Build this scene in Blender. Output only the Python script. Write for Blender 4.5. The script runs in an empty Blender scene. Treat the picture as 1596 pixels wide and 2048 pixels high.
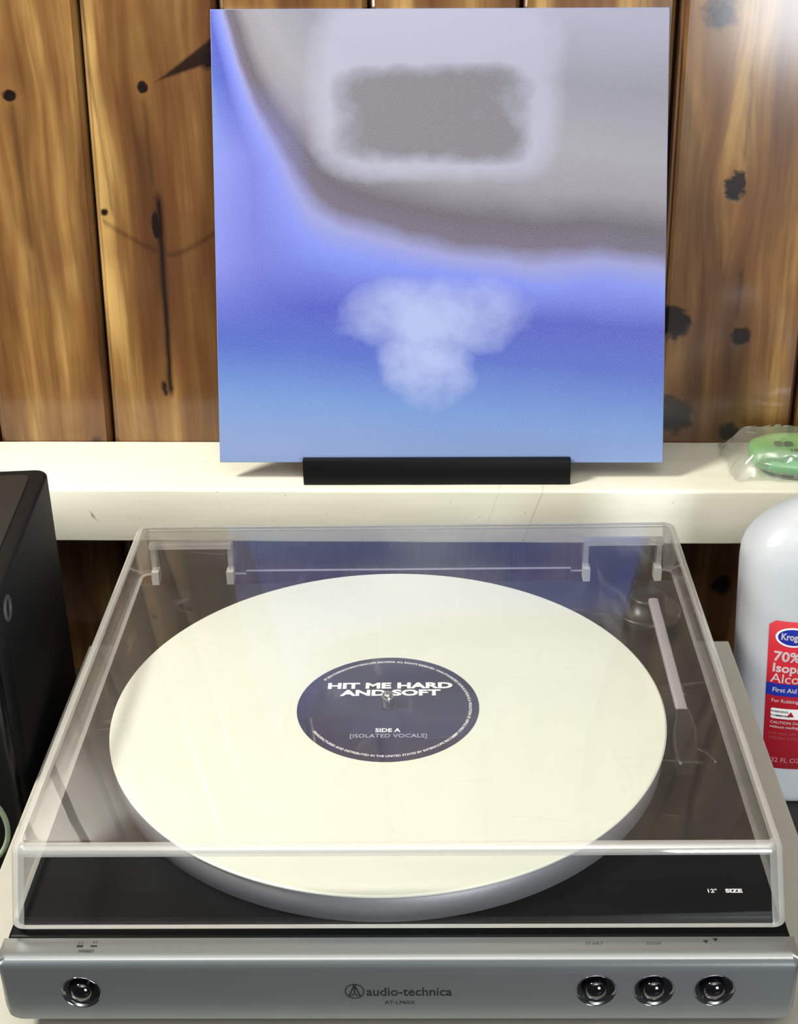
import bpy, bmesh, math, random
from mathutils import Vector, Matrix, noise
random.seed(7)
S = 0.001                      # all lengths below are millimetres
sc = bpy.context.scene
COL = sc.collection

# ------------------------------------------------------------------ camera
cam_d = bpy.data.cameras.new('camera'); cam = bpy.data.objects.new('camera', cam_d); COL.objects.link(cam)
cam_d.sensor_fit = 'HORIZONTAL'; cam_d.sensor_width = 36.0; cam_d.lens = 36.0 * 2840.35 / 1596
cam_d.clip_start = 0.01; cam_d.clip_end = 50
_th, _yaw, _roll = 0.463933, -0.027591, -0.022015
_f = Vector((math.sin(_yaw)*math.cos(_th), math.cos(_yaw)*math.cos(_th), -math.sin(_th)))
_r = Vector((math.cos(_yaw), -math.sin(_yaw), 0)); _u = _r.cross(_f)
_r2 = _r*math.cos(_roll) + _u*math.sin(_roll); _u2 = -_r*math.sin(_roll) + _u*math.cos(_roll)
M = Matrix((_r2, _u2, -_f)).transposed().to_4x4(); M.translation = Vector((19.035, -476.798, 508.221))*S
cam.matrix_world = M
sc.camera = cam

# ------------------------------------------------------------------ world, lamps, exposure
w = bpy.data.worlds.new('world'); sc.world = w; w.use_nodes = True
bg = w.node_tree.nodes['Background']; bg.inputs[0].default_value = (0.86, 0.90, 0.92, 1); bg.inputs[1].default_value = 0.05

def area_lamp(name, loc, target, size, power, color, size_y=None):
    l = bpy.data.lights.new(name, 'AREA'); l.energy = power; l.color = color
    l.size = size
    if size_y: l.shape = 'RECTANGLE'; l.size_y = size_y
    o = bpy.data.objects.new(name, l); COL.objects.link(o); o.location = loc
    o.rotation_euler = (Vector(target) - Vector(loc)).to_track_quat('-Z', 'Y').to_euler()
    return o
area_lamp('ceiling_lamp', (-0.80, -0.03, 1.06), (0.0, 0.25, 0.05), 0.24, 23, (1.0, 0.97, 0.87))
area_lamp('window_light', (0.78, -1.55, 0.32), (0.1, 0.3, 0.2), 0.52, 25, (0.90, 0.95, 1.0), 0.60)

area_lamp('added_uplight', (0.1, -1.15, 0.95), (0.1, -1.0, 1.5), 0.35, 34, (1.0, 0.98, 0.95))  # unseen lamp, added to brighten the ceiling for panel reflections and soft fill

sc.view_settings.view_transform = 'Standard'; sc.view_settings.look = 'None'
sc.view_settings.gamma = 1; sc.view_settings.use_curve_mapping = False
sc.view_settings.exposure = 0.0
sc.cycles.max_bounces = 8; sc.cycles.transparent_max_bounces = 20
sc.cycles.use_denoising = True

# ------------------------------------------------------------------ helpers
def srgb(r, g, b):
    f = lambda c: (c/255/12.92) if c/255 <= 0.04045 else ((c/255+0.055)/1.055)**2.4
    return (f(r), f(g), f(b), 1)

def tag(o, label=None, cat=None, group=None, kind=None):
    if label: o['label'] = label
    if cat: o['category'] = cat
    if group: o['group'] = group
    if kind: o['kind'] = kind
    return o

def empty(name, loc=(0, 0, 0), rz=0.0):
    o = bpy.data.objects.new(name, None); COL.objects.link(o)
    o.location = Vector(loc)*S; o.rotation_euler = (0, 0, rz); o.empty_display_size = 0.02
    return o

def obj(name, bm, mats, parent=None, smooth=None, loc=None, rz=0.0):
    if smooth is not None:
        for f in bm.faces: f.smooth = True
        for e in bm.edges:
            if len(e.link_faces) == 2 and e.calc_face_angle(0) > math.radians(smooth): e.smooth = False
    me = bpy.data.meshes.new(name); bm.to_mesh(me); bm.free()
    for v in me.vertices: v.co *= S
    if not isinstance(mats, (list, tuple)): mats = [mats]
    for m in mats: me.materials.append(m)
    o = bpy.data.objects.new(name, me); COL.objects.link(o)
    if parent: o.parent = parent
    if loc: o.location = Vector(loc)*S
    o.rotation_euler = (0, 0, rz)
    return o

def box(bm, x0, x1, y0, y1, z0, z1):
    vs = [bm.verts.new(p) for p in ((x0,y0,z0),(x1,y0,z0),(x1,y1,z0),(x0,y1,z0),(x0,y0,z1),(x1,y0,z1),(x1,y1,z1),(x0,y1,z1))]
    fs = [(0,3,2,1),(4,5,6,7),(0,1,5,4),(1,2,6,5),(2,3,7,6),(3,0,4,7)]
    return [bm.faces.new([vs[i] for i in f]) for f in fs]

def bevel(bm, sel, off, seg=3):
    es = [e for e in bm.edges if sel((e.verts[0].co+e.verts[1].co)/2, (e.verts[1].co-e.verts[0].co).normalized())]
    if es: bmesh.ops.bevel(bm, geom=es, offset=off, segments=seg, profile=0.5, affect='EDGES')

def rbox(x0, x1, y0, y1, z0, z1, r=1.0, seg=2):
    bm = bmesh.new(); box(bm, x0, x1, y0, y1, z0, z1)
    if r: bmesh.ops.bevel(bm, geom=bm.edges[:], offset=r, segments=seg, profile=0.5, affect='EDGES')
    return bm

def bridge(bm, rings, cap0=True, cap1=True, mat=0):
    n = len(rings[0])
    for a, b in zip(rings, rings[1:]):
        for i in range(n):
            f = bm.faces.new((a[i], a[(i+1) % n], b[(i+1) % n], b[i])); f.material_index = mat
    if cap0: bm.faces.new(list(reversed(rings[0]))).material_index = mat
    if cap1: bm.faces.new(rings[-1]).material_index = mat

def lathe(bm, prof, n=96, axis='z', c=(0, 0, 0), cap0=True, cap1=True):
    """prof: list of (radius, height) going upwards"""
    rings = []
    for r, h in prof:
        ring = []
        for i in range(n):
            a = 2*math.pi*i/n
            p = (r*math.cos(a), r*math.sin(a), h) if axis == 'z' else (r*math.cos(a), -h, r*math.sin(a))
            ring.append(bm.verts.new((p[0]+c[0], p[1]+c[1], p[2]+c[2])))
        rings.append(ring)
    bridge(bm, rings, cap0, cap1)
    return rings

def tube(bm, pts, r, n=8):
    rings = []
    pts = [Vector(p) for p in pts]
    for i, p in enumerate(pts):
        t = (pts[min(i+1, len(pts)-1)] - pts[max(i-1, 0)]).normalized()
        a = t.cross(Vector((0, 0, 1)))
        if a.length < 1e-3: a = t.cross(Vector((1, 0, 0)))
        a.normalize(); b = t.cross(a)
        rr = r[i] if isinstance(r, (list, tuple)) else r
        rings.append([bm.verts.new(p + a*rr*math.cos(2*math.pi*k/n) + b*rr*math.sin(2*math.pi*k/n)) for k in range(n)])
    bridge(bm, rings)
    bmesh.ops.recalc_face_normals(bm, faces=bm.faces[:])

def rrect(hx0, hx1, y0, y1, r, n=6):
    """counter-clockwise rounded rectangle"""
    out = []
    for cx, cy, a0 in ((hx1-r, y0+r, -90), (hx1-r, y1-r, 0), (hx0+r, y1-r, 90), (hx0+r, y0+r, 180)):
        for k in range(n+1):
            a = math.radians(a0 + 90*k/n); out.append((cx+r*math.cos(a), cy+r*math.sin(a)))
    return out

def text(name, s, size, mtx, m, parent, xs=1.0, weight=0.0, thick=0.04, align='CENTER', wrap=None, spacing=1.0, kind=None):
    cu = bpy.data.curves.new(name, 'FONT'); cu.body = s; cu.size = size; cu.align_x = align; cu.align_y = 'CENTER'
    cu.extrude = thick; cu.offset = weight; cu.resolution_u = 3; cu.space_character = spacing
    t = bpy.data.objects.new(name+'_tmp', cu); COL.objects.link(t)
    dg = bpy.context.evaluated_depsgraph_get(); dg.update()
    me = bpy.data.meshes.new_from_object(t.evaluated_get(dg)); me.name = name
    bpy.data.objects.remove(t); bpy.data.curves.remove(cu)
    for v in me.vertices:
        p = mtx @ Vector((v.co.x*xs, v.co.y, v.co.z))
        if wrap: p = wrap(p)
        v.co = p*S
    me.materials.clear(); me.materials.append(m)
    o = bpy.data.objects.new(name, me); COL.objects.link(o); o.parent = parent
    return o

FRONT = Matrix.Rotation(math.radians(90), 4, 'X')
def T(x, y, z): return Matrix.Translation(Vector((x, y, z)))

def boolean(o, cutter, op='DIFFERENCE'):
    md = o.modifiers.new('b', 'BOOLEAN'); md.object = cutter; md.operation = op; md.solver = 'EXACT'
    dg = bpy.context.evaluated_depsgraph_get(); dg.update()
    me = bpy.data.meshes.new_from_object(o.evaluated_get(dg)); me.name = o.name
    o.modifiers.clear(); o.data = me
    bpy.data.objects.remove(cutter)

# ------------------------------------------------------------------ material tools
class N:
    def __init__(s, name):
        s.m = bpy.data.materials.new(name); s.m.use_nodes = True; s.t = s.m.node_tree; s.t.nodes.clear()
        s.out = s.t.nodes.new('ShaderNodeOutputMaterial')
    def n(s, typ, inp=None, **kw):
        nd = s.t.nodes.new(typ)
        for k, v in kw.items(): setattr(nd, k, v)
        for k, v in (inp or {}).items():
            if hasattr(v, 'is_output') or isinstance(v, bpy.types.NodeSocket): s.t.links.new(v, nd.inputs[k])
            else: nd.inputs[k].default_value = v
        return nd
    def math(s, op, a, b=0.0, c=None, clamp=False):
        i = {0: a, 1: b}
        if c is not None: i[2] = c
        return s.n('ShaderNodeMath', i, operation=op, use_clamp=clamp).outputs[0]
    def mix(s, fac, a, b, blend='MIX'):
        return s.n('ShaderNodeMix', {0: fac, 6: a, 7: b}, data_type='RGBA', blend_type=blend, clamp_factor=True).outputs[2]
    def ramp(s, fac, stops):
        nd = s.n('ShaderNodeValToRGB', {0: fac}); e = nd.color_ramp.elements
        e[0].position, e[0].color = stops[0]; e[1].position, e[1].color = stops[-1]
        for p, c in stops[1:-1]:
            q = e.new(p); q.color = c
        return nd.outputs[0]
    def noise(s, vec, scale, detail=3, rough=0.55, dist=0.0):
        return s.n('ShaderNodeTexNoise', {'Vector': vec, 'Scale': scale, 'Detail': detail, 'Roughness': rough, 'Distortion': dist}).outputs[0]
    def mapping(s, vec, scale=(1, 1, 1), loc=(0, 0, 0), rot=(0, 0, 0)):
        return s.n('ShaderNodeMapping', {'Vector': vec, 'Scale': scale, 'Location': loc, 'Rotation': rot}).outputs[0]
    def objco(s): return s.n('ShaderNodeTexCoord').outputs['Object']
    def bump(s, h, strength=0.3, dist=0.0003):
        return s.n('ShaderNodeBump', {'Height': h, 'Strength': strength, 'Distance': dist}).outputs[0]
    def pbsdf(s, **kw):
        b = s.n('ShaderNodeBsdfPrincipled')
        for k, v in kw.items():
            k = k.replace('_', ' ')
            if isinstance(v, bpy.types.NodeSocket): s.t.links.new(v, b.inputs[k])
            else: b.inputs[k].default_value = v
        return b.outputs[0]
    def done(s, shader):
        s.t.links.new(shader, s.out.inputs[0]); return s.m

def plain(name, col, rough=0.5, metal=0.0, var=0.0, nscale=200, bump=0.0, coat=0.0, spec=0.5):
    g = N(name); co = g.objco(); c = col
    if var:
        nz = g.noise(co, nscale, 4)
        c = g.mix(g.math('MULTIPLY', nz, 1.0), tuple(x*(1-var) for x in col[:3])+(1,), tuple(min(1, x*(1+var)) for x in col[:3])+(1,))
    kw = dict(Base_Color=c, Roughness=rough, Metallic=metal, Coat_Weight=coat, Specular_IOR_Level=spec)
    if bump: kw['Normal'] = g.bump(g.noise(co, nscale*4, 3), bump)
    return g.done(g.pbsdf(**kw))

# --- knotty pine boards (shared coordinates, so the grain runs on behind the shelf)
KNOTS = [  # x, z, rx, rz, darkness, bend  (mm on the wall)
    (-181, 334, 4, 4, .95, 5), (-181, 236, 3.6, 9, .9, 4), (-186, 110, 3.0, 6, .6, 2), (-276, 329, 5, 4, .8, 6),
    (-218, 246, 3.2, 3, .55, 4), (233, 261, 7.5, 10, 1.0, 9), (246, 150, 7, 7, .95, 7), (243, 74, 7, 7, .95, 6),
    (197, 160, 11, 13, .95, 7), (202, 87, 14, 15, .9, 7), (213, 378, 12, 11, .55, 9), (-133, 352, 9, 7, .7, 6),
    (-243, 60, 6, 9, .6, 6), (250, -60, 8, 9, .7, 6), (30, 420, 8, 9, .9, 6), (-380, 200, 8, 9, .9, 6), (360, 250, 8, 9, .9, 6), (-60, 560, 8, 9, .9, 6)]
def wood_mat():
    g = N('knotty_pine'); co = g.objco()
    sep = g.n('ShaderNodeSeparateXYZ', {0: co}); X = g.math('MULTIPLY', sep.outputs[0], 1000.0); Z = g.math('MULTIPLY', sep.outputs[2], 1000.0)
    wob = g.noise(co, 22, 4, .6); wob2 = g.noise(co, 90, 4, .65)
    dark = None; bend = None
    for (x, z, rx, rz, d, b) in KNOTS:
        rx, rz = rx*.85, rz*.85
        dx = g.math('ADD', X, -x); dz = g.math('ADD', Z, -z)
        q = g.math('ADD', g.math('POWER', g.math('ABSOLUTE', g.math('DIVIDE', dx, rx)), 2.0), g.math('POWER', g.math('ABSOLUTE', g.math('DIVIDE', dz, rz)), 2.0))
        q = g.math('ADD', q, g.math('MULTIPLY_ADD', wob2, 5.0, -2.5))
        k = g.math('MULTIPLY', g.math('SUBTRACT', 1.9, q, clamp=False), 1.1 * d, clamp=True)
        dark = k if dark is None else g.math('MAXIMUM', dark, k)
        q2 = g.math('ADD', g.math('POWER', g.math('ABSOLUTE', g.math('DIVIDE', dx, 26.0)), 2.0), g.math('POWER', g.math('ABSOLUTE', g.math('DIVIDE', dz, 42.0)), 2.0))
        e = g.math('MULTIPLY', g.math('EXPONENT', g.math('MULTIPLY', q2, -1.0)), b)
        e = g.math('MULTIPLY', e, g.math('DIVIDE', dx, g.math('ADD', g.math('ABSOLUTE', dx), 4.0)))
        bend = e if bend is None else g.math('ADD', bend, e)
    XX = g.math('ADD', X, g.math('MULTIPLY', bend, -1.1))
    XX = g.math('ADD', XX, g.math('MULTIPLY_ADD', g.noise(g.mapping(co, (1, 1, .35)), 9, 2), 12.0, -6.0))
    rnd = g.n('ShaderNodeObjectInfo').outputs['Random']
    v = g.n('ShaderNodeCombineXYZ', {0: g.math('MULTIPLY', XX, .001), 1: rnd, 2: g.math('MULTIPLY', Z, .000045)}).outputs[0]
    grain = g.noise(v, 150, 5, .62)
    v2 = g.n('ShaderNodeCombineXYZ', {0: g.math('MULTIPLY', XX, .001), 1: rnd, 2: g.math('MULTIPLY', Z, .00012)}).outputs[0]
    broad = g.noise(v2, 34, 3, .5)
    col = g.ramp(broad, [(.30, srgb(74, 46, 24)), (.44, srgb(106, 72, 38)), (.56, srgb(138, 102, 56)), (.70, srgb(186, 150, 90))])
    col = g.mix(g.math('MULTIPLY', g.ramp(grain, [(.38, (1, 1, 1, 1)), (.58, (0, 0, 0, 1))]), .42), col, srgb(70, 40, 20))
    blotch = g.noise(co, 11, 3, .6)
    col = g.mix(g.ramp(blotch, [(.45, (0, 0, 0, 1)), (.72, (.55, .55, .55, 1))]), col, srgb(92, 56, 32))
    # long dark resin cracks and the figure around them
    def streak(x, z0, z1, wdt, amt, slant=0.0):
        dx = g.math('ADD', X, g.math('MULTIPLY_ADD', Z, slant, -x - slant*z0))
        dx = g.math('ADD', dx, g.math('MULTIPLY_ADD', wob, 5.0, -2.5))
        a = g.math('EXPONENT', g.math('MULTIPLY', g.math('POWER', g.math('ABSOLUTE', g.math('DIVIDE', dx, wdt)), 2.0), -1.0))
        b = g.math('MULTIPLY', g.math('MULTIPLY', g.math('SUBTRACT', Z, z0), .12, clamp=True), g.math('MULTIPLY', g.math('SUBTRACT', z1, Z), .12, clamp=True))
        return g.math('MULTIPLY', g.math('MULTIPLY', a, b), amt)
    for st in ((-182, 100, 262, 2.6, .98, -.03), (-181, 262, 330, 2.0, .35, 0), (-212, 240, 400, 1.6, .45, .04), (243, 160, 205, 2.2, .5, 0), (-275, 215, 330, 2.4, .35, 0), (238, 275, 345, 1.5, .35, 0),
               (-229, 70, 255, 2.2, .3, .02)):
        dark = g.math('MAXIMUM', dark, streak(*st))
    # diagonal wedge scar left of the sleeve
    u = g.math('ADD', g.math('MULTIPLY', g.math('ADD', X, 172.0), -.50), g.math('ADD', Z, -337.0))
    wd = g.math('MULTIPLY', g.math('ADD', X, 176.0), .20)
    wedge = g.math('MULTIPLY', g.math('SUBTRACT', wd, g.math('ABSOLUTE', u)), .4, clamp=True)
    wedge = g.math('MULTIPLY', wedge, g.math('MULTIPLY', g.math('SUBTRACT', -118.0, X), .1, clamp=True))
    dark = g.math('MAXIMUM', dark, g.math('MULTIPLY', wedge, .95))
    # curved growth line crossing the left board
    arc = g.math('ADD', g.math('ADD', Z, -214.0), g.math('MULTIPLY', g.math('POWER', g.math('ABSOLUTE', g.math('ADD', X, 172.0)), 1.35), -.14))
    arcm = g.math('MULTIPLY', g.math('EXPONENT', g.math('MULTIPLY', g.math('POWER', g.math('ABSOLUTE', g.math('DIVIDE', arc, 2.4)), 2.0), -1.0)), .5)
    arcm = g.math('MULTIPLY', g.math('MULTIPLY', arcm, .8), g.math('LESS_THAN', g.math('ABSOLUTE', g.math('ADD', X, 176.0)), 44.0))
    dark = g.math('MAXIMUM', dark, arcm)
    hw_ = g.math('MULTIPLY', g.math('MULTIPLY', g.math('ADD', XX, 183.0), .12, clamp=True), g.math('MULTIPLY', g.math('SUBTRACT', -112.0, XX), .12, clamp=True))
    col = g.mix(g.math('MULTIPLY', hw_, .45), col, srgb(84, 50, 26))
    col = g.mix(dark, col, srgb(22, 9, 6))
    rough = g.math('MULTIPLY_ADD', grain, .14, .34)
    bmp = g.bump(g.math('ADD', g.math('MULTIPLY', grain, .6), g.math('MULTIPLY', dark, -.7)), .35, .0008)
    return g.done(g.pbsdf(Base_Color=col, Roughness=rough, Normal=bmp, Specular_IOR_Level=.2, Coat_Weight=1.0, Coat_Roughness=.15))

def paint_mat():
    g = N('white_gloss_paint'); co = g.objco()
    n1 = g.noise(g.mapping(co, (.25, 1.4, 2.2)), 30, 5, .6); n2 = g.noise(co, 260, 2); n3 = g.noise(co, 60, 5, .7)
    col = g.mix(g.ramp(n1, [(.35, (0, 0, 0, 1)), (.75, (.5, .5, .5, 1))]), srgb(236, 234, 218), srgb(212, 210, 192))
    col = g.mix(g.ramp(n3, [(.64, (0, 0, 0, 1)), (.76, (.35, .35, .35, 1))]), col, srgb(160, 155, 138))
    col = g.mix(g.ramp(n2, [(.73, (0, 0, 0, 1)), (.78, (.6, .6, .6, 1))]), col, srgb(90, 84, 70))
    sep = g.n('ShaderNodeSeparateXYZ', {0: co}); X = g.math('MULTIPLY', sep.outputs[0], 1000.0); Z = g.math('MULTIPLY', sep.outputs[2], 1000.0)
    # chipped scuff on the front of the shelf, at the left
    t = g.math('ADD', g.math('ADD', X, 229.0), g.math('MULTIPLY', g.math('ADD', Z, 22.0), .55))
    sc_ = g.math('ADD', g.math('MULTIPLY', g.math('ABSOLUTE', t), .5), g.math('MULTIPLY', g.math('ABSOLUTE', g.math('ADD', Z, 22.0)), .14))
    sc_ = g.math('ADD', sc_, g.math('MULTIPLY_ADD', g.noise(co, 420, 3), 2.4, -1.2))
    col = g.mix(g.math('MULTIPLY', g.math('SUBTRACT', 1.0, sc_), .9, clamp=True), col, srgb(120, 116, 104))
    for x0, am in ((95.0, .35), (64.0, .2)):
        ln = g.math('ABSOLUTE', g.math('ADD', g.math('ADD', X, -x0), g.math('MULTIPLY', g.math('ADD', Z, 15.0), -.33)))
        col = g.mix(g.math('MULTIPLY', g.math('SUBTRACT', 1.0, ln, clamp=True), am), col, srgb(150, 145, 130))
    return g.done(g.pbsdf(Base_Color=col, Roughness=.34, Normal=g.bump(n1, .25, .0012), Coat_Weight=.2, Coat_Roughness=.15))

def sleeve_mat():
    """plain soft-focus colour fields: greys above, a dusky band, blues below, a pale soft haze"""
    g = N('printed_card'); uv = g.n('ShaderNodeUVMap').outputs[0]
    sep = g.n('ShaderNodeSeparateXYZ', {0: uv}); U, V = sep.outputs[0], sep.outputs[1]
    wob = g.noise(uv, 3.2, 4, .6); w2 = g.noise(uv, 9, 4, .6)
    edge = g.math('MULTIPLY', g.math('EXPONENT', g.math('MULTIPLY', U, -8.0)), .60); edge = g.math('MULTIPLY', edge, g.math('MULTIPLY', g.math('SUBTRACT', V, .36), 3.2, clamp=True))      # the dusky band curls up to the left
    v = g.math('SUBTRACT', V, edge)
    v = g.math('ADD', v, g.math('MULTIPLY_ADD', U, .075, -.04))
    v = g.math('ADD', v, g.math('MULTIPLY_ADD', wob, .07, -.035))
    base = g.ramp(v, [(0.0, srgb(132, 156, 204)), (.12, srgb(100, 138, 200)), (.24, srgb(62, 92, 186)), (.34, srgb(56, 72, 180)), (.43, srgb(112, 130, 222)),
                      (.475, srgb(140, 144, 200)), (.515, srgb(98, 88, 108)), (.56, srgb(88, 80, 90)), (.63, srgb(140, 136, 144)), (.72, srgb(152, 150, 158)), (.86, srgb(136, 136, 148)), (1.0, srgb(160, 160, 182))])
    # left margin violet-blue
    lm = g.math('MULTIPLY', g.math('SUBTRACT', .22, g.math('ADD', U, g.math('MULTIPLY_ADD', wob, .12, -.06))), 5.0, clamp=True)
    lm = g.math('MULTIPLY', lm, g.math('MULTIPLY', g.math('SUBTRACT', .86, V), 6.0, clamp=True))
    lm = g.math('MULTIPLY', lm, g.math('MULTIPLY', g.math('SUBTRACT', V, .3), 6.0, clamp=True))
    base = g.mix(g.math('MULTIPLY', lm, .85), base, srgb(124, 130, 216))
    # soft pale haze, top centre, and a duller soft zone within it
    def blob(cx, cy, rx, ry, p, soft, nz, amp):
        a = g.math('POWER', g.math('ABSOLUTE', g.math('DIVIDE', g.math('SUBTRACT', U, cx), rx)), p)
        b = g.math('POWER', g.math('ABSOLUTE', g.math('DIVIDE', g.math('SUBTRACT', V, cy), ry)), p)
        q = g.math('ADD', g.math('ADD', a, b), g.math('MULTIPLY_ADD', nz, amp, -amp/2))
        return g.math('MULTIPLY', g.math('SUBTRACT', 1.0, q), soft, clamp=True)
    base = g.mix(g.math('MULTIPLY', blob(.495, .83, .29, .20, 5.0, 1.6, w2, .7), .75), base, srgb(172, 174, 196))
    base = g.mix(g.math('MULTIPLY', blob(.49, .78, .23, .11, 5.0, 1.3, g.noise(uv, 7, 4, .6), 1.6), .8), base, srgb(98, 93, 94))
    # pale drifting cloud on the blue
    base = g.mix(g.math('MULTIPLY', g.math('MAXIMUM', blob(.49, .335, .23, .10, 2.0, 1.0, g.noise(uv, 6.0, 4, .6), 1.8), blob(.48, .25, .12, .14, 1.8, 1.0, g.noise(uv, 7.0, 4, .6), 1.8)), .85), base, srgb(172, 184, 226))
    gr = g.n('ShaderNodeTexNoise', {'Vector': uv, 'Scale': 420.0, 'Detail': 2.0}).outputs[0]
    base = g.mix(g.math('MULTIPLY', g.math('SUBTRACT', gr, .35), .35, clamp=True), base, srgb(225, 225, 240))
    return g.done(g.pbsdf(Base_Color=g.mix(1.0, base, (.76, .76, .78, 1), 'MULTIPLY'), Roughness=.5, Specular_IOR_Level=.35))

def fresnel_fac(g, f0=.042):
    geo = g.n('ShaderNodeNewGeometry')
    d = g.n('ShaderNodeVectorMath', {0: geo.outputs['Incoming'], 1: geo.outputs['Normal']}, operation='DOT_PRODUCT').outputs['Value']
    c = g.math('SUBTRACT', 1.0, g.math('ABSOLUTE', d))
    return g.math('MULTIPLY_ADD', g.math('POWER', c, 5.0), 1-f0, f0)

def acrylic(name, f0=.042, dusty=0.0, tint=(.985, .985, .985, 1), rough=0.0, base_white=0.0, ref=1.0):
    g = N(name); co = g.objco()
    tr = g.n('ShaderNodeBsdfTransparent', {0: tint}).outputs[0]
    gl = g.n('ShaderNodeBsdfAnisotropic' if False else 'ShaderNodeBsdfGlossy', {'Color': (ref, ref, ref, 1), 'Roughness': rough}).outputs[0]
    sh = g.n('ShaderNodeMixShader', {0: fresnel_fac(g, f0), 1: tr, 2: gl}).outputs[0]
    if dusty or base_white:
        n1 = g.noise(co, 9, 5, .62); n2 = g.noise(co, 900, 2, .7); n3 = g.noise(g.mapping(co, (1, .3, 1), rot=(0, 0, .7)), 46, 5, .65, 1.2)
        n4 = g.noise(g.mapping(co, (.3, 1, 1), rot=(0, 0, -.4)), 70, 4, .6, 2.0)
        d = g.math('MULTIPLY', g.ramp(n1, [(.35, (.25, .25, .25, 1)), (.7, (1, 1, 1, 1))]), dusty*.55)
        d = g.math('ADD', d, g.math('MULTIPLY', g.ramp(n3, [(.60, (0, 0, 0, 1)), (.72, (1, 1, 1, 1))]), dusty*.8))
        d = g.math('ADD', d, g.math('MULTIPLY', g.ramp(n4, [(.63, (0, 0, 0, 1)), (.70, (1, 1, 1, 1))]), dusty*.6))
        d = g.math('ADD', d, g.math('MULTIPLY', g.ramp(n2, [(.70, (0, 0, 0, 1)), (.76, (1, 1, 1, 1))]), dusty*1.6))
        d = g.math('ADD', d, base_white)  # even white share: thin dust on the lid top, painted glow on its edges
        nz = g.n('ShaderNodeSeparateXYZ', {0: g.n('ShaderNodeNewGeometry').outputs['Normal']}).outputs[2]
        if dusty: d = g.math('MULTIPLY', d, g.math('MULTIPLY_ADD', g.math('ABSOLUTE', nz), .95, .05))
        df = g.n('ShaderNodeBsdfDiffuse', {0: srgb(205, 205, 200)}).outputs[0]
        sh = g.n('ShaderNodeMixShader', {0: d, 1: sh, 2: df}).outputs[0]
    return g.done(sh)

def metal_brushed(name, col, rough, metal=.85):
    g = N(name); co = g.objco()
    n1 = g.noise(g.mapping(co, (1, 60, 60)), 14, 3)
    c = g.mix(n1, tuple(x*.9 for x in col[:3])+(1,), col)
    return g.done(g.pbsdf(Base_Color=c, Roughness=rough, Metallic=metal, Normal=g.bump(g.noise(co, 2400, 2), .10, .0001)))

WOOD = wood_mat(); PAINT = paint_mat(); SLEEVE = sleeve_mat()
ACR_OUT = acrylic('clear_acrylic_dusty', dusty=.08, base_white=.012); ACR_IN = acrylic('clear_acrylic', f0=.042)
ACR_EDGE = acrylic('clear_acrylic_edge', f0=.35, base_white=.62, rough=.12, tint=(.85, .87, .86, 1))  # diffuse white stands in for light piped out of the cut edges
ACR_FILLET = acrylic('clear_acrylic_fillet', f0=.22, base_white=.34, rough=.05, tint=(.9, .9, .92, 1))  # diffuse white paints the bright band along the rounded edges
BLACK = plain('black_plastic', srgb(16, 17, 18), .36, var=.15, bump=.05)
DECK = plain('dark_deck_plastic', srgb(13, 15, 17), .42, var=.12, nscale=60, bump=.04, spec=.10)
SATIN = metal_brushed('satin_silver_plastic', srgb(142, 147, 148), .30, .72)
ALU = metal_brushed('cast_aluminium', srgb(150, 150, 154), .5, .5)
CHROME = plain('polished_steel', srgb(200, 200, 205), .12, 1.0)
GLOSS = plain('glossy_black_plastic', srgb(10, 10, 12), .07, coat=1.0)
GLOSS_DISH = plain('polished_dark_dish', srgb(120, 122, 126), .10, .9)
INK = plain('black_ink', srgb(18, 18, 20), .5)
WHITEINK = plain('white_ink', srgb(238, 238, 240), .5)
GREYINK = plain('grey_ink', srgb(60, 62, 62), .5)

# ================================================================== the setting
YAW = -0.03
wall = empty('wall_back', (0, 530, 0), YAW); wall['kind'] = 'structure'
obj('wall_backing', rbox(-1500, 1500, 14, 60, -860, 1500, 0), plain('dark_gap', srgb(30, 16, 10), .8), wall)
edges = [-221+0.0*0, -125, -22, 81, 185.5, 292]
b = list(edges)
while b[-1] < 1440: b.append(b[-1] + 98 + 8*random.random())
while b[0] > -1440: b.insert(0, b[0] - 98 - 8*random.random())
for i in range(len(b)-1):
    x0, x1 = b[i], b[i+1]
    l0 = -11 if abs(x0+221) < .1 else 0            # the groove left of the sleeve leans
    l1 = -11 if abs(x1+221) < .1 else 0
    z0, z1, zr = -860, 1500, 390
    def lx(x, l, z): return x + l*(zr - z)/320 if l else x
    bm = bmesh.new()
    prof = [(0, 13.5), (0.6, 5.5), (1.9, 3.6), (6.5, 1.4), (8.4, 0), (None, 0)]
    left = [(1.1, 13), (1.3, 5.4), (2.6, 3.0), (4.4, 3.4), (5.2, .6), (7.5, 0)]
    right = [(-4.2, 0), (-2.0, 3.4), (-1.1, 5.4), (-1.1, 13)]
    rings = []
    for z in (z0, z1):
        ll, rr = lx(x0, l0, z), lx(x1, l1, z)
        rings.append([bm.verts.new((ll+a, y, z)) for a, y in left] + [bm.verts.new((rr+a, y, z)) for a, y in right])
    bridge(bm, rings)
    bmesh.ops.recalc_face_normals(bm, faces=bm.faces[:])
    obj('plank', bm, WOOD, wall)
fl = obj('floor', rbox(-1500, 1500, -1800, 600, -880, -860, 0), plain('dark_floor', srgb(44, 38, 34), .6, var=.2, nscale=8)); fl['kind'] = 'structure'
ce = obj('ceiling', rbox(-1500, 1500, -1800, 530, 1500, 1530, 0), plain('white_ceiling', srgb(225, 224, 218), .8, var=.04, nscale=8)); ce['kind'] = 'structure'

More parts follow.
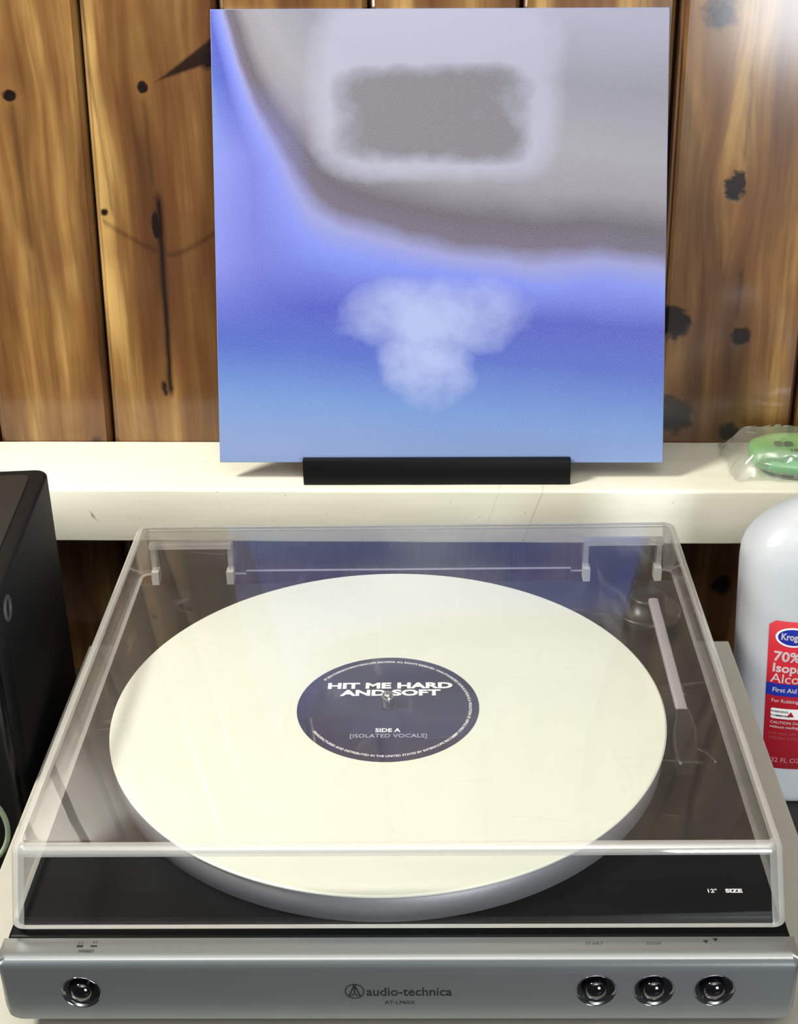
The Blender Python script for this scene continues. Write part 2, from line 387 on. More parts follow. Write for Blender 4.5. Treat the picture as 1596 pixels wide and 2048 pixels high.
# shelf fixed along the wall
sh = empty('shelf', (0, 530, 65), YAW)
tag(sh, 'white painted wooden shelf running along the pine board wall', 'shelf')
bm = bmesh.new(); box(bm, -900, 900, -86, -1, -43, 0)
bevel(bm, lambda m, d: abs(d.x) > .9 and m.y < -80 and m.z > -10, 2.6, 3); bevel(bm, lambda m, d: abs(d.x) > .9 and m.y < -80 and m.z < -30, 1.2, 2)
bmesh.ops.subdivide_edges(bm, edges=[e for e in bm.edges if abs((e.verts[1].co-e.verts[0].co).x) > 500], cuts=60, use_grid_fill=True)
for v in bm.verts:
    if v.co.y < -70: v.co.y += .5*noise.noise(Vector((v.co.x*.018, v.co.z*.05, 0)))
    v.co.z += .35*noise.noise(Vector((v.co.x*.02, v.co.y*.04, 3)))
o = obj('shelf_board', bm, PAINT, sh, smooth=50)
# the paint pattern is placed in world-like millimetres: shift object coordinates
o.location = (0, 0, 0)

# desk under everything
dk = empty('desk', (0, 0, -120)); tag(dk, 'dark desk top below the grey cabinet, against the wall', 'desk')
DARKWOOD = plain('dark_stained_wood', srgb(34, 26, 22), .45, var=.3, nscale=20)
obj('desk_top', rbox(-900, 900, -260, 500, -28, 0, 2), DARKWOOD, dk)
for sx in (-860, 860):
    for sy in (-230, 470): obj('leg', rbox(sx-25, sx+25, sy-25, sy+25, -740, -28, 2), DARKWOOD, dk)

# grey cabinet carrying the turntable
cb = empty('cabinet', (0, 0, -120)); tag(cb, 'grey low cabinet box that the record player stands on', 'cabinet')
GREYP = plain('grey_painted_board', srgb(172, 170, 158), .55, var=.10, nscale=40, bump=.15)
obj('cabinet_top', rbox(-216, 216, -15, 341, 104, 120, 1.2), GREYP, cb)
obj('cabinet_body', rbox(-212, 212, -12, 338, 0, 104, 1), GREYP, cb)

# ================================================================== record player
tt = empty('record_player', (0, 0, 0))
tag(tt, 'silver and black record player under a closed clear dust cover', 'record player')
XR, YR = -7.3, 172.1
body = obj('plinth', rbox(-178.5, 178.5, 14.5, 343, 8, 46.3, 2, 3), DECK, tt, smooth=40)
for sx in (-140, 140):
    for sy in (40, 310):
        bm = bmesh.new(); lathe(bm, [(13, 0), (14, 1), (14, 8.5)], 32, c=(sx, sy, 0)); obj('foot', bm, BLACK, tt, smooth=40)
# fascia
bm = bmesh.new(); box(bm, -179.7, 179.7, 0, 14.2, 10.6, 46)
bevel(bm, lambda m, d: abs(d.y) > .9 and m.z < 20, 8, 6)
bevel(bm, lambda m, d: abs(d.z) > .9 and m.y < 5, 2.5, 3)
bevel(bm, lambda m, d: abs(d.x) > .9 and m.y < 3 and m.z > 40, 6.2, 8)
fas = obj('front_panel', bm, [SATIN, GLOSS], tt, smooth=35)
BTN = [(-143.3, 26.9), (89.9, 27.6), (115.8, 27.6), (142.9, 27.7)]
cut = bmesh.new()
for x, z in BTN: lathe(cut, [(9.25, -9), (9.25, 5)], 64, axis='y', c=(x, 0, z))
bmesh.ops.recalc_face_normals(cut, faces=cut.faces[:])
cuto = obj('cutter', cut, SATIN)
boolean(fas, cuto)
for i, (x, z) in enumerate(BTN):
    bm = bmesh.new()
    # glossy dish with a domed push button in the middle
    prof = [(9.2, -8.9), (9.2, .15), (8.9, .35), (8.5, .1), (7.6, -1.7), (6.6, -3.2), (5.6, -4.2), (5.0, -4.6)]
    lathe(bm, prof, 64, axis='y', c=(x, 0, z)); bmesh.ops.recalc_face_normals(bm, faces=bm.faces[:])
    bt = obj('button', bm, GLOSS_DISH, tt, smooth=60); bt['label'] = ['speed button at the left end', 'start button', 'stop button', 'lift button at the right end'][i]
    bm = bmesh.new()
    lathe(bm, [(5.3, -4.7), (5.3, -1.0), (5.0, .2), (4.2, 1.2), (2.8, 2.0), (1.3, 2.4), (.3, 2.5)], 48, axis='y', c=(x, 0, z)); bmesh.ops.recalc_face_normals(bm, faces=bm.faces[:])
    obj('button_cap', bm, GLOSS, bt, smooth=60)
# lettering on the fascia
text('brand_lettering', 'audio-technica', 7.2, T(-13.8, -.05, 26.9) @ FRONT, INK, fas, xs=.92, weight=.10, align='LEFT')
text('model_lettering', 'AT-LP60X', 2.9, T(1.3, -.05, 20.4) @ FRONT, INK, fas, xs=1.1, weight=.03)
bm = bmesh.new()
cx, cz = -19.0, 27.4
def ring_flat(bm, c, r0, r1, y, n=40):
    a = [bm.verts.new((c[0]+r0*math.cos(2*math.pi*i/n), y, c[1]+r0*math.sin(2*math.pi*i/n))) for i in range(n)]
    b_ = [bm.verts.new((c[0]+r1*math.cos(2*math.pi*i/n), y, c[1]+r1*math.sin(2*math.pi*i/n))) for i in range(n)]
    for i in range(n): bm.faces.new((a[i], b_[i], b_[(i+1) % n], a[(i+1) % n]))
ring_flat(bm, (cx, cz), 3.9, 4.5, -.06)
def bar(bm, p, q, wd, y):
    p, q = Vector((p[0], 0, p[1])), Vector((q[0], 0, q[1])); t = (q-p).normalized(); s = Vector((-t.z, 0, t.x))*wd/2
    vs = [bm.verts.new((v.x, y, v.z)) for v in (p-s, q-s, q+s, p+s)]; bm.faces.new(vs)
bar(bm, (cx-2.6, cz-2.9), (cx, cz+3.9), .7, -.06); bar(bm, (cx+2.6, cz-2.9), (cx, cz+3.9), .7, -.06); bar(bm, (cx, cz-1.2), (cx, cz+3.9), .7, -.07)
bar(bm, (cx-1.3, cz-1.6), (cx+1.3, cz-1.6), .6, -.07); bar(bm, (cx-2.2, cz-2.6), (cx-.3, cz-2.6), .6, -.075); bar(bm, (cx+.3, cz-2.6), (cx+2.2, cz-2.6), .6, -.075)
obj('brand_emblem', bm, INK, fas)
for s_, x, y, sz in (('START', 89.4, 10.0, 2.4), ('STOP', 116.1, 9.9, 2.4), ('SPEED', -140.2, 5.9, 2.3), ('33', -143.8, 11.2, 2.1), ('45', -137.2, 11.4, 2.1)):
    text('button_lettering', s_, sz, T(x, y, 46.05), INK if s_ in ('SPEED',) else GREYINK, fas, xs=1.15, weight=.02, thick=.02)
for nm, pts in (('speed_mark', [(-145.2, 8.3), (-142.2, 8.3), (-142.2, 9.8), (-145.2, 9.8)]), ('speed_mark', [(-138.8, 8.5), (-135.8, 8.5), (-135.8, 9.6), (-138.8, 9.6)]),
                ('lift_mark', [(139.6, 9.9), (140.9, 12.0), (138.2, 12.0)]), ('lift_mark', [(145.4, 13.2), (142.8, 13.2), (144.1, 11.0)])):
    bm = bmesh.new(); vs = [bm.verts.new((x, y, 46.06)) for x, y in pts]; bm.faces.new(vs); bmesh.ops.recalc_face_normals(bm, faces=bm.faces[:]); obj(nm, bm, INK, fas)
# platter, spindle
bm = bmesh.new(); lathe(bm, [(147, 46.4), (149.3, 47.2), (149.6, 55), (149.9, 61), (148.8, 61.9), (147.8, 62.1)], 160, c=(XR, YR, 0)); obj('platter', bm, ALU, tt, smooth=35)
bm = bmesh.new(); lathe(bm, [(3.55, 62.0), (3.55, 69), (3.2, 71.5), (2.3, 73), (.8, 73.6)], 32, c=(XR, YR, 0)); obj('spindle', bm, CHROME, tt, smooth=40)
text('deck_lettering', '12"', 3.4, T(148.1, 43.9, 46.36), WHITEINK, body, xs=1.1, weight=.05)
text('deck_lettering', 'SIZE', 3.4, T(158.4, 43.9, 46.36), WHITEINK, body, xs=1.25, weight=.12)
# tonearm
bm = bmesh.new(); lathe(bm, [(21, 46.2), (21, 52), (20, 53), (12, 53.4), (11.5, 61), (10, 62.5)], 48, c=(152, 296, 0)); ta = obj('tonearm', bm, BLACK, tt, smooth=40)
bm = bmesh.new(); box(bm, -3.1, 3.1, 0, 118, -2.4, 2.4); bevel(bm, lambda m, d: abs(d.y) > .5, 1.6, 3)
bmesh.ops.transform(bm, matrix=T(151.8, 163, 65.8) @ Matrix.Rotation(math.radians(-.6), 4, 'Z'), verts=bm.verts[:])
arm = obj('arm_tube', bm, plain('grey_arm_plastic', srgb(152, 146, 152), .3), ta, smooth=40); arm['label'] = 'pale grey straight arm tube'
bm = bmesh.new()
rings = []
for y, wd, zt, zb, xc in ((165, 3.6, 67.6, 63, 152), (158, 4.4, 67.2, 60, 152), (146, 6.2, 66.6, 57, 150.6), (132, 6.0, 66, 56, 148.8), (121, 5, 65.4, 56, 147.6), (118.5, 3.6, 64.6, 57, 147.4)):
    rings.append([bm.verts.new(p) for p in ((xc-wd, y, zb), (xc-wd, y, zt-1), (xc-wd+1.2, y, zt), (xc+wd-1.2, y, zt), (xc+wd, y, zt-1), (xc+wd, y, zb))])
bridge(bm, rings); bmesh.ops.recalc_face_normals(bm, faces=bm.faces[:]); obj('headshell', bm, BLACK, ta, smooth=35)
bm = bmesh.new(); tube(bm, [(154, 132, 64), (158, 128, 64.4), (160.5, 121, 65.6), (161, 116, 67.4)], [1.0, .9, .8, .6]); obj('finger_lift', bm, BLACK, ta, smooth=50)
bm = bmesh.new(); box(bm, 145, 158, 186, 194, 46.2, 62.4); bevel(bm, lambda m, d: m.z > 60, 1.5, 2); obj('arm_rest', bm, BLACK, tt, smooth=40)
# hinge sockets at the back of the deck
for x0, x1 in ((-161.5, -117.5), (120.5, 161.5)):
    obj('hinge_block', rbox(x0, x1, 343.2, 352, 30, 73, 1.5), BLACK, tt, smooth=40)

# ---- dust cover: tapered clear shell, open below, slots for the hinges at the back
Z0, Z1 = 50.8, 94.7
def shell_ring(z, inset, r):
    t = (z-Z0)/(Z1-Z0); hw = 177 + (171.9-177)*t - inset; yf = 15 + 2.9*t + inset; yb = 349.3 - 14.9*t - inset
    return [(x, y, z) for x, y in rrect(-hw, hw, yf, yb, max(1.2, r-inset), 6)]
bm = bmesh.new()
def addring(pts): return [bm.verts.new(p) for p in pts]
R = 4.4
outer = [addring(shell_ring(Z0, 0, 7)), addring(shell_ring(Z1-R, 0, 7))]
no = len(outer)
fil = []
for k in range(1, 6):
    a = math.radians(90*k/5); fil.append(addring(shell_ring(Z1-R+R*math.sin(a), R*(1-math.cos(a)), 7)))
TH = 2.6; RI = 2.4
inner = [addring(shell_ring(Z0, TH, 7)), addring(shell_ring(Z1-TH-RI, TH, 7))]
ifil = [addring(shell_ring(Z1-TH-RI+RI*math.sin(math.radians(90*k/3)), TH+RI*(1-math.cos(math.radians(90*k/3))), 7)) for k in range(1, 4)]
nf0 = len(bm.faces); bridge(bm, outer, False, False, 0)
bm.faces.ensure_lookup_table()
for i in range(nf0, len(bm.faces)):
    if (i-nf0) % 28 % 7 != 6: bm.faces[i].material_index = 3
bridge(bm, [outer[-1]]+fil, False, False, 3)
bm.faces.new(fil[-1]).material_index = 0
bm2 = [list(reversed(r_)) for r_ in inner]; bridge(bm, bm2, False, False, 1)
bridge(bm, [list(reversed(inner[-1]))] + [list(reversed(r_)) for r_ in ifil], False, False, 3)
bm.faces.new(list(reversed(ifil[-1]))).material_index = 1
bridge(bm, [inner[0], outer[0]], False, False, 2)
bmesh.ops.recalc_face_normals(bm, faces=bm.faces[:])
cover = obj('dust_cover', bm, [ACR_OUT, ACR_IN, ACR_EDGE, ACR_FILLET], tt, smooth=30)
cover['label'] = 'clear acrylic lid, dusty and smeared'
cut = bmesh.new(); box(cut, -163, -116, 325, 360, 40, 76.5); box(cut, 119, 163, 325, 360, 40, 76)
box(cut, -106, 109, 325, 360, 40, 53.4)
cuto = obj('cutter', cut, ACR_EDGE)
cuto.data.materials.clear(); [cuto.data.materials.append(m) for m in (ACR_EDGE,)]
boolean(cover, cuto)
while len(cover.data.materials) > 4: cover.data.materials.pop()
# moulded frames round the two hinge slots
for x0, x1 in ((-163, -116), (119, 163)):
    bm = bmesh.new()
    for bx in ((x0-3.2, x0-.1, 336.5, 343.5, 51.5, 77), (x1+.1, x1+3.2, 336.5, 343.5, 51.5, 77), (x0-3.2, x1+3.2, 333, 339, 77.1, 80.6)):
        box(bm, *bx)
    obj('hinge_bracket', bm, ACR_FILLET, cover)
    for bx in ((x0-3.4, x0+1.2, 333, 341.5, 50.9, 60), (x1-1.2, x1+3.4, 333, 341.5, 50.9, 60)):
        bm = bmesh.new(); box(bm, *bx); obj('hinge_clip', bm, ACR_EDGE, cover)

# ================================================================== vinyl record
rec = empty('vinyl_record', (XR, YR, 62.15))
tag(rec, 'cream white vinyl record with a dark blue centre label on the platter', 'record')
CREAM = N('cream_vinyl'); co = CREAM.objco()
sp = CREAM.n('ShaderNodeVectorMath', {0: co}, operation='LENGTH').outputs['Value']
gv = CREAM.math('SINE', CREAM.math('MULTIPLY', sp, 5200.0))
gap = CREAM.noise(CREAM.n('ShaderNodeCombineXYZ', {0: sp}).outputs[0], 160, 2)
cc = CREAM.mix(CREAM.noise(co, 12, 3), srgb(210, 214, 200), srgb(221, 225, 213))
cc = CREAM.mix(CREAM.ramp(gap, [(.62, (0, 0, 0, 1)), (.68, (.25, .25, .25, 1))]), cc, srgb(206, 206, 186))
CREAM = CREAM.done(CREAM.pbsdf(Base_Color=cc, Roughness=.42, Normal=CREAM.bump(gv, .06, .0001), Subsurface_Weight=.0))
bm = bmesh.new()
pr = [(3.7, 0), (149.6, 0), (150.8, .6), (150.8, 1.3), (149.9, 1.75), (146, 1.5), (60, 1.5), (52, 1.6), (3.7, 1.6)]
rings = []
for r_, h in pr:
    rings.append([bm.verts.new((r_*math.cos(2*math.pi*i/192), r_*math.sin(2*math.pi*i/192), h)) for i in range(192)])
rings.append(rings[0]); bridge(bm, rings, False, False); bmesh.ops.recalc_face_normals(bm, faces=bm.faces[:])
obj('disc', bm, CREAM, rec, smooth=25)
NAVY = N('navy_label_paper'); co = NAVY.objco()
c1 = NAVY.mix(NAVY.ramp(NAVY.noise(co, 22, 4), [(.35, (0, 0, 0, 1)), (.68, (1, 1, 1, 1))]), srgb(18, 20, 50), srgb(22, 34, 78))
NAVY = NAVY.done(NAVY.pbsdf(Base_Color=c1, Roughness=.45))
bm = bmesh.new(); rings = []
for r_, h in ((3.8, 1.62), (50, 1.62), (50, 1.78), (3.8, 1.78)):
    rings.append([bm.verts.new((r_*math.cos(2*math.pi*i/128), r_*math.sin(2*math.pi*i/128), h)) for i in range(128)])
rings.append(rings[0]); bridge(bm, rings, False, False); bmesh.ops.recalc_face_normals(bm, faces=bm.faces[:])
lab = obj('centre_label', bm, NAVY, rec)
text('title_lettering', 'HIT ME HARD', 7.7, T(.6, 20.5, 1.83), WHITEINK, lab, xs=1.48, weight=.32, thick=.03)
text('title_lettering', 'AND SOFT', 7.7, T(1.2, 13.4, 1.83), WHITEINK, lab, xs=1.48, weight=.32, thick=.03)
text('side_lettering', 'SIDE A', 4.6, T(.4, -22.2, 1.83), WHITEINK, lab, xs=1.0, weight=.10, thick=.03)
text('side_lettering', '[ISOLATED VOCALS]', 4.6, T(.9, -27.2, 1.83), plain('pale_ink', srgb(170, 174, 192), .5), lab, xs=.98, weight=.0, thick=.03)
def arc_text(s_, rad, a0, size, flip=False):
    step = size*.66/rad
    n = len(s_)
    def wrap(p): 
        a = (a0 - p.x/rad) if not flip else (a0 + p.x/rad)
        rr = rad + (p.y if not flip else -p.y)
        return Vector((rr*math.cos(a), rr*math.sin(a), 1.83 + p.z*.3))
    text('rim_lettering', s_, size, Matrix.Identity(4), WHITEINK, lab, xs=1.0, weight=.03, thick=.05, wrap=wrap)
arc_text('© 2024 DARKROOM/INTERSCOPE RECORDS. ALL RIGHTS RESERVED. UNAUTHORIZED DUPLICATION IS A VIOLATION OF APPLICABLE LAWS', 45.2, math.radians(52), 2.3)
arc_text('MANUFACTURED AND DISTRIBUTED IN THE UNITED STATES BY INTERSCOPE RECORDS', 45.2, math.radians(-92), 2.3, True)

# ================================================================== record sleeve on its stand
def quad_slab(name, c, th, m, parent):
    BL, BR, TR_, TL = [Vector(p) for p in c]
    nrm = (BR-BL).cross(TL-BL).normalized()       # towards the camera
    bm = bmesh.new(); uvl = bm.loops.layers.uv.new('UVMap')
    F = [bm.verts.new(p) for p in (BL, BR, TR_, TL)]; B = [bm.verts.new(Vector(p) - nrm*th) for p in (BL, BR, TR_, TL)]
    f = bm.faces.new(F)
    for l, q in zip(f.loops, ((0, 0), (1, 0), (1, 1), (0, 1))): l[uvl].uv = q
    for l, q in zip(bm.faces.new(B[::-1]).loops, ((0, 1), (1, 1), (1, 0), (0, 0))): l[uvl].uv = q
    for i in range(4):
        fc = bm.faces.new((F[i], B[i], B[(i+1) % 4], F[(i+1) % 4])); fc.material_index = 1
    bmesh.ops.bevel(bm, geom=[e for e in bm.edges if e.verts[0] in F and e.verts[1] in F], offset=.35, segments=1, affect='EDGES')
    bmesh.ops.recalc_face_normals(bm, faces=bm.faces[:])
    return obj(name, bm, m, parent)
CARD = plain('card_edge', srgb(215, 215, 225), .6)
slv = quad_slab('record_sleeve', [(-136.4, 461, 80.6), (183.7, 455, 79.4), (179.6, 524, 381.8), (-128.9, 530, 385.2)], 3.4, [SLEEVE, CARD], None)
tag(slv, 'square blue and grey cardboard record sleeve propped upright in the black stand', 'record sleeve')

st = empty('display_stand', (21, 456, 65.3), -.02)
tag(st, 'short black bar stand on the shelf holding up the sleeve', 'stand')
bm = bmesh.new(); box(bm, -96.5, 96.5, -4.6, 1.8, 0, 19.6); bevel(bm, lambda m, d: m.y < -4 or m.z > 19, 1.0, 2); obj('front_lip', bm, plain('matt_black', srgb(5, 5, 7), .55, spec=.25), st, smooth=40)
obj('stand_base', rbox(-96.5, 96.5, 1.8, 52, 0, 12.5, .8), bpy.data.materials['matt_black'], st)
bm = bmesh.new()
rings = []
for y, z in ((10.2, 12.5), (14.6, 12.5), (31, 90), (27, 90)):
    rings.append([bm.verts.new((x, y, z)) for x in (-96.5, 96.5)])
a, b2, c2, d2 = rings
for f in ((a[0], b2[0], c2[0], d2[0]), (a[1], d2[1], c2[1], b2[1]), (a[0], a[1], b2[1], b2[0]), (b2[0], b2[1], c2[1], c2[0]), (c2[0], c2[1], d2[1], d2[0]), (d2[0], d2[1], a[1], a[0])): bm.faces.new(f)
bmesh.ops.recalc_face_normals(bm, faces=bm.faces[:]); obj('back_rest', bm, bpy.data.materials['matt_black'], st)

# ================================================================== speaker at the left
sp_ = empty('loudspeaker', (-234.0, 367, -120), math.radians(4.3))
tag(sp_, 'black box loudspeaker at the left edge beside the record player', 'speaker')
SPK = plain('black_vinyl_wrap', srgb(9, 10, 12), .6, var=.25, nscale=300, bump=.2, spec=.25)
bm = bmesh.new(); box(bm, -165, 0, -172, 0, 0, 240.5)
bevel(bm, lambda m, d: abs(d.z) > .9, 9, 5); bevel(bm, lambda m, d: m.z > 240, 2.6, 3)
obj('speaker_cabinet', bm, SPK, sp_, smooth=40)
bm = bmesh.new(); box(bm, -155, -10, -162, -10, 240.3, 241.6); bevel(bm, lambda m, d: abs(d.z) > .9, 7, 4); bevel(bm, lambda m, d: m.z > 241, 1, 2)
obj('top_panel', bm, plain('charcoal_top', srgb(32, 31, 29), .55, var=.15, nscale=200), sp_, smooth=40)
bm = bmesh.new(); box(bm, -160, -5, -180, -171.8, 5, 235); bevel(bm, lambda m, d: abs(d.y) < .5 and m.y < -179, 4, 3); obj('front_grille', bm, BLACK, sp_, smooth=40)
bm = bmesh.new()
def torus(bm, c, R_, r_, axis='x', n=32, k=8, a0=0, a1=360):
    full = (a1-a0) >= 360
    rings = []
    for i in range(n if full else n+1):
        a = math.radians(a0 + (a1-a0)*i/n)
        rg = []
        for j in range(k):
            b_ = 2*math.pi*j/k; rr = R_ + r_*math.cos(b_); h = r_*math.sin(b_)
            p = (h, rr*math.cos(a), rr*math.sin(a)) if axis == 'x' else ((rr*math.cos(a), rr*math.sin(a), h) if axis == 'z' else (rr*math.cos(a), h, rr*math.sin(a)))
            rg.append(bm.verts.new((p[0]+c[0], p[1]+c[1], p[2]+c[2])))
        rings.append(rg)
    if full: rings.append(rings[0])
    bridge(bm, rings, not full, not full)
    bmesh.ops.recalc_face_normals(bm, faces=bm.faces[:])
torus(bm, (.3, -157, 226), 6.5, 1.3); obj('side_socket', bm, plain('dark_grey_rubber', srgb(60, 64, 66), .5), sp_, smooth=60)

# loop of cable hanging at the left of the cabinet
bm = bmesh.new()
torus(bm, (-252, 150, 0), 31, 1.5, axis='y', n=64, k=10)
cbl = obj('cable', bm, plain('pale_green_cable', srgb(150, 168, 140), .45), smooth=60); tag(cbl, 'pale thin cable looped beside the grey cabinet at far left', 'cable')
bm = bmesh.new()

# ================================================================== alcohol bottle
XC, YC, ZB = 272.0, 352.0, -119.9
bt = empty('alcohol_bottle', (XC, YC, ZB))
tag(bt, 'translucent white rubbing alcohol bottle with a red label at right', 'bottle')
HD = 33.0
def hw_at(z):   # z above base
    return 44.0 + (51.0-44.0)*max(0, min(1, z/188.0))
def surf(z, x):
    t = min(.999, abs(x)/hw_at(z)); return -HD*(1-t**2.6)**(1/2.6)
g = N('milky_plastic'); co = g.objco()
HDPE = g.done(g.pbsdf(Base_Color=srgb(196, 200, 205), Roughness=.30, Transmission_Weight=.12, Subsurface_Weight=.25, Subsurface_Radius=(.02, .02, .02), Subsurface_Scale=.3))
bm = bmesh.new(); rings = []
prof = [(0, .90), (1.5, .955), (5, .99), (10, 1), (60, 1), (110, 1), (150, 1), (176, 1), (184, .985), (191, .94), (197, .87), (203, .77), (208, .66), (212, .55), (216, .44), (219, .36), (222, .315), (224, .30), (232, .30)]
for z, k in prof:
    e = 2.6 if k > .6 else 2.0 + .6*max(0, (k-.3)/.3)
    a_, b_ = hw_at(z)*k, HD*(k if k > .5 else max(k, .30*51/33*min(1, 1)) )
    if z >= 222: a_ = b_ = 15.3
    elif k <= .55: b_ = 15.3 + (HD*.55-15.3)*(k-.315)/(.55-.315)
    rg = []
    for i in range(64):
        a = 2*math.pi*i/64; ca, sa = math.cos(a), math.sin(a)
        rg.append(bm.verts.new((a_*math.copysign(abs(ca)**(2/e), ca), b_*math.copysign(abs(sa)**(2/e), sa), z)))
    rings.append(rg)
bridge(bm, rings); obj('bottle_body', bm, HDPE, bt, smooth=50)
bm = bmesh.new(); rings = []
for z, r_ in ((225, 17), (226, 17.8), (246, 17.4), (248, 16)):
    rings.append([bm.verts.new((r_*(1+(.02 if i % 2 else 0))*math.cos(2*math.pi*i/72), r_*(1+(.02 if i % 2 else 0))*math.sin(2*math.pi*i/72), z)) for i in range(72)])
bridge(bm, rings); obj('cap', bm, plain('white_cap_plastic', srgb(235, 235, 235), .35), bt)
# label wrapped on the front face
def wrapb(off):
    def f(p):
        z = p.z - ZB; x = p.x - XC
        return Vector((x, surf(z, x) - off, z))
    return f
def patch(name, x0f, x1f, z0, z1, m, off, parent, rc=0, nx=26, nz=14):
    """patch between absolute z0..z1; x0f/x1f give x at a height"""
    bm = bmesh.new(); g_ = []
    for j in range(nz+1):
        z = z0 + (z1-z0)*j/nz
        ins = 0
        if rc:
            dd = min(z-z0, z1-z)
            if dd < rc: ins = rc - math.sqrt(max(0, rc*rc-(rc-dd)**2))
        a, b_ = x0f(z)+ins, x1f(z)-ins
        g_.append([bm.verts.new(wrapb(off)(Vector((a+(b_-a)*i/nx, 0, z)))) for i in range(nx+1)])
    for j in range(nz):
        for i in range(nx): bm.faces.new((g_[j][i], g_[j][i+1], g_[j+1][i+1], g_[j+1][i]))
    return obj(name, bm, m, parent, smooth=60)
xl = lambda z: 237.2 + (27-z)*.048
xr = lambda z: 2*XC - xl(z)
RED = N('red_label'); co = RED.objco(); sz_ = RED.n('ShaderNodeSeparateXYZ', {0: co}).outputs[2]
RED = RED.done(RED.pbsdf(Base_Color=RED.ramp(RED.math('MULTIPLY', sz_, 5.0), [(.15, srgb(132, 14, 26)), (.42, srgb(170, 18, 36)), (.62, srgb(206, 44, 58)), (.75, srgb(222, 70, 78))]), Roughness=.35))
BLUE = plain('blue_print', srgb(24, 40, 150), .4)
LW = plain('label_white', srgb(240, 236, 236), .45)
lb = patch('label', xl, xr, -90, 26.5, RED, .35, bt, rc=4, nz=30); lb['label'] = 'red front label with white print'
patch('blue_band', xl, xr, -31.2, -21.6, BLUE, .5, lb)
patch('warning_box', lambda z: xl(z)+3.6, lambda z: xr(z)-3.6, -49.3, -41.0, LW, .5, lb, rc=1.2)
def ell(name, cx, cz, a, b_, m, off):
    bm = bmesh.new(); c0 = bm.verts.new(wrapb(off)(Vector((cx, 0, cz))))
    r1 = []
    for k in range(1, 5):
        r1.append([bm.verts.new(wrapb(off)(Vector((cx+a*k/4*math.cos(t*math.pi/24), 0, cz+b_*k/4*math.sin(t*math.pi/24))))) for t in range(48)])
    for t in range(48): bm.faces.new((c0, r1[0][t], r1[0][(t+1) % 48]))
    for p_, q_ in zip(r1, r1[1:]):
        for t in range(48): bm.faces.new((p_[t], q_[t], q_[(t+1) % 48], p_[(t+1) % 48]))
    obj(name, bm, m, lb, smooth=60)
ell('logo_border', 252.6, 14.8, 10.8, 7.4, LW, .5); ell('logo_oval', 252.6, 14.8, 9.4, 6.1, BLUE, .6)
L = lambda s_, x, z, sz, xs=1, wt=0, nm='label_lettering', m=LW: text(nm, s_, sz, T(x, 0, z) @ FRONT, m, lb, xs=xs, weight=wt, thick=.02, align='LEFT', wrap=wrapb(.75))
Lc = text('logo_lettering', 'Kroger', 7.0, T(252.6, 0, 15.0) @ FRONT @ Matrix.Shear('XZ', 4, (.2, 0)).to_4x4() if False else T(252.6, 0, 15.0) @ FRONT, LW, lb, xs=.74, weight=.22, thick=.02, wrap=wrapb(.75))
L('70%', 241.8, -.6, 10.4, .98, .30); L('Isopropyl', 241.8, -9.4, 9.4, .98, .26); L('Alcohol', 241.6, -17.6, 10.2, .96, .05)
L('First Aid Antiseptic', 243.4, -26.5, 4.9, .92, .10); L('For Rubbing & Massage', 243.6, -35.0, 3.9, .9, .03)
L('WARNING:', 244.0, -43.6, 2.3, 1, .02, m=INK); L('FLAMMABLE', 244.0, -46.8, 2.3, 1, .02, m=INK)
L('CAUTION: Do not use', 244.4, -52.3, 2.9, 1, .04); L('without reading', 244.4, -55.8, 2.9, 1, .04)
PINK = plain('pale_red_print', srgb(206, 110, 118), .45)
L('USP FIRST AID TO HELP', 244.8, -61.2, 2.7, 1, .02, m=PINK); L('PREVENT INFECTION', 244.8, -64.9, 2.7, 1, .02, m=PINK)
L('32 FL OZ (1 QT)', 247.4, -83, 5.2, .95, .08, m=plain('rose_print', srgb(226, 160, 166), .45))
bm = bmesh.new()
vs = [bm.verts.new(wrapb(.75)(Vector(p))) for p in ((254.6, 0, -47.2), (259.4, 0, -47.2), (257, 0, -43.0))]; bm.faces.new(vs); obj('flame_mark', bm, RED, lb)

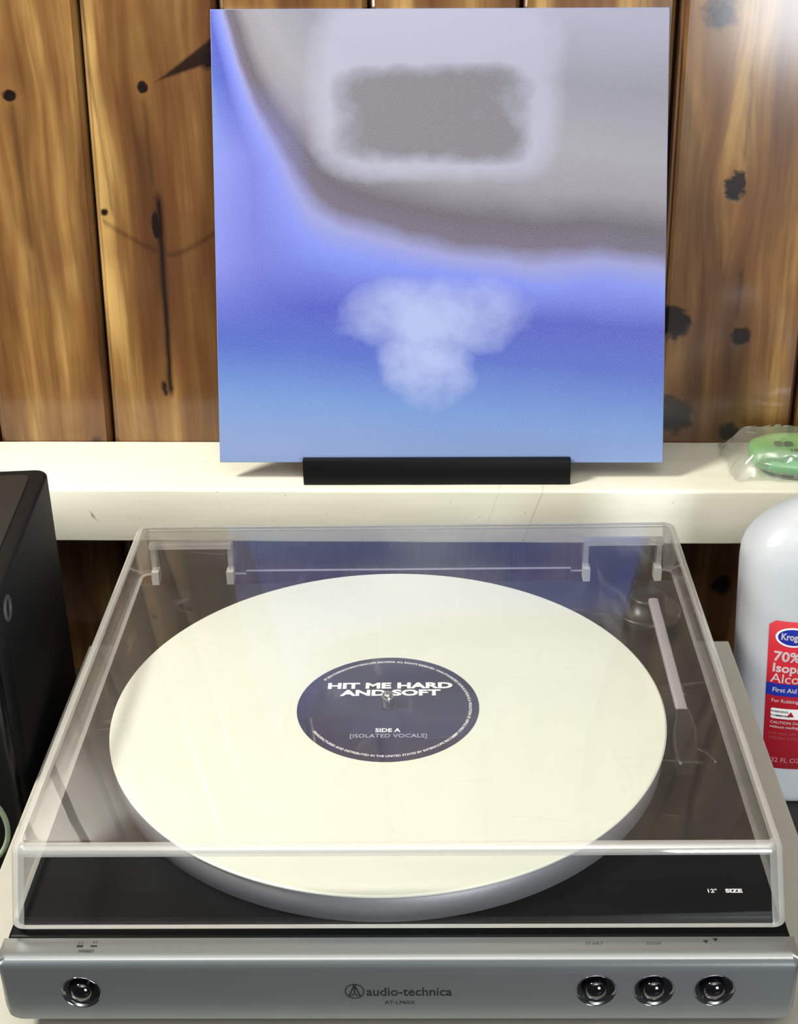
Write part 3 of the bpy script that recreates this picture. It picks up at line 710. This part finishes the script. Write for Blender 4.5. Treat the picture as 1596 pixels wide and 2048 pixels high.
# ================================================================== green pouch in clear film
pk = empty('wrapped_pad', (296, 476, 65.2), -.12)
tag(pk, 'green gel pouch in crumpled clear plastic at the right end of the shelf', 'pouch')
g = N('green_gel'); co = g.objco()
sy = g.n('ShaderNodeSeparateXYZ', {0: co}).outputs[1]
cg = g.ramp(g.math('MULTIPLY_ADD', sy, 16.0, .5), [(.1, srgb(120, 168, 128)), (.5, srgb(126, 204, 110)), (.9, srgb(164, 226, 120))])
GEL = g.done(g.pbsdf(Base_Color=cg, Roughness=.3, Coat_Weight=.4, Coat_Roughness=.15))
bm = bmesh.new(); rings = []
for j in range(0, 9):
    ph = math.radians(-80 + 160*j/8); k = max(.05, math.cos(ph))**.6; h = 9 + 8.8*math.sin(ph)
    rg = []
    for i in range(40):
        a = 2*math.pi*i/40; ca, sa = math.cos(a), math.sin(a)
        x, y = 46*k*math.copysign(abs(ca)**.62, ca), 31*k*math.copysign(abs(sa)**.62, sa)
        rg.append(bm.verts.new((x, y, .6 + h + (1.2*noise.noise(Vector((x*.05, y*.05, 1))) if h > 8 else 0))))
    rings.append(rg)
bridge(bm, rings); obj('gel_pouch', bm, GEL, pk, smooth=60)
DG = plain('dark_green_print', srgb(30, 96, 44), .5)
ptop = lambda x, y: 16.6 + 1.2*noise.noise(Vector((x*.05, y*.05, 1)))
for (x, y, s_, sz) in ((-22, -4.5, '88', 9.5), (-6, -4.5, '8', 9.5), (-12, -15.5, '10 88', 4)):
    text('pouch_print', s_, sz, T(x, y, 19.6), DG, pk, xs=1.5, weight=.15, thick=.3)
FILM = acrylic('clear_film', f0=.13, base_white=.13, rough=.12, tint=(.93, .93, .92, 1))
bm = bmesh.new(); nx, ny = 46, 26; gr = []
for j in range(ny+1):
    row = []
    for i in range(nx+1):
        u, v = i/nx*2-1, j/ny*2-1
        x = u*62 - (4*v); y = v*(33+4*math.sin(u*3))
        e = max(0, 1-abs(u)**3.2)*max(0, 1-abs(v)**3.0)
        p = Vector((x*.09, y*.09, 0))
        cr = abs(noise.noise(p*1.1))*4 + abs(noise.noise(p*2.4+Vector((5, 0, 0))))*2.2
        z = 1.0 + 20.4*min(1, e*1.9) + cr*(1.0 if e < .55 else .35)
        row.append(bm.verts.new((x - (3*noise.noise(Vector((y*.12, 0, 4))) if abs(u) > .8 else 0), y + (2.5*noise.noise(Vector((x*.1, 2, 0))) if abs(v) > .8 else 0), z)))
    gr.append(row)
for j in range(ny):
    for i in range(nx): bm.faces.new((gr[j][i], gr[j][i+1], gr[j+1][i+1], gr[j+1][i]))
obj('clear_wrapper', bm, FILM, pk, smooth=18)
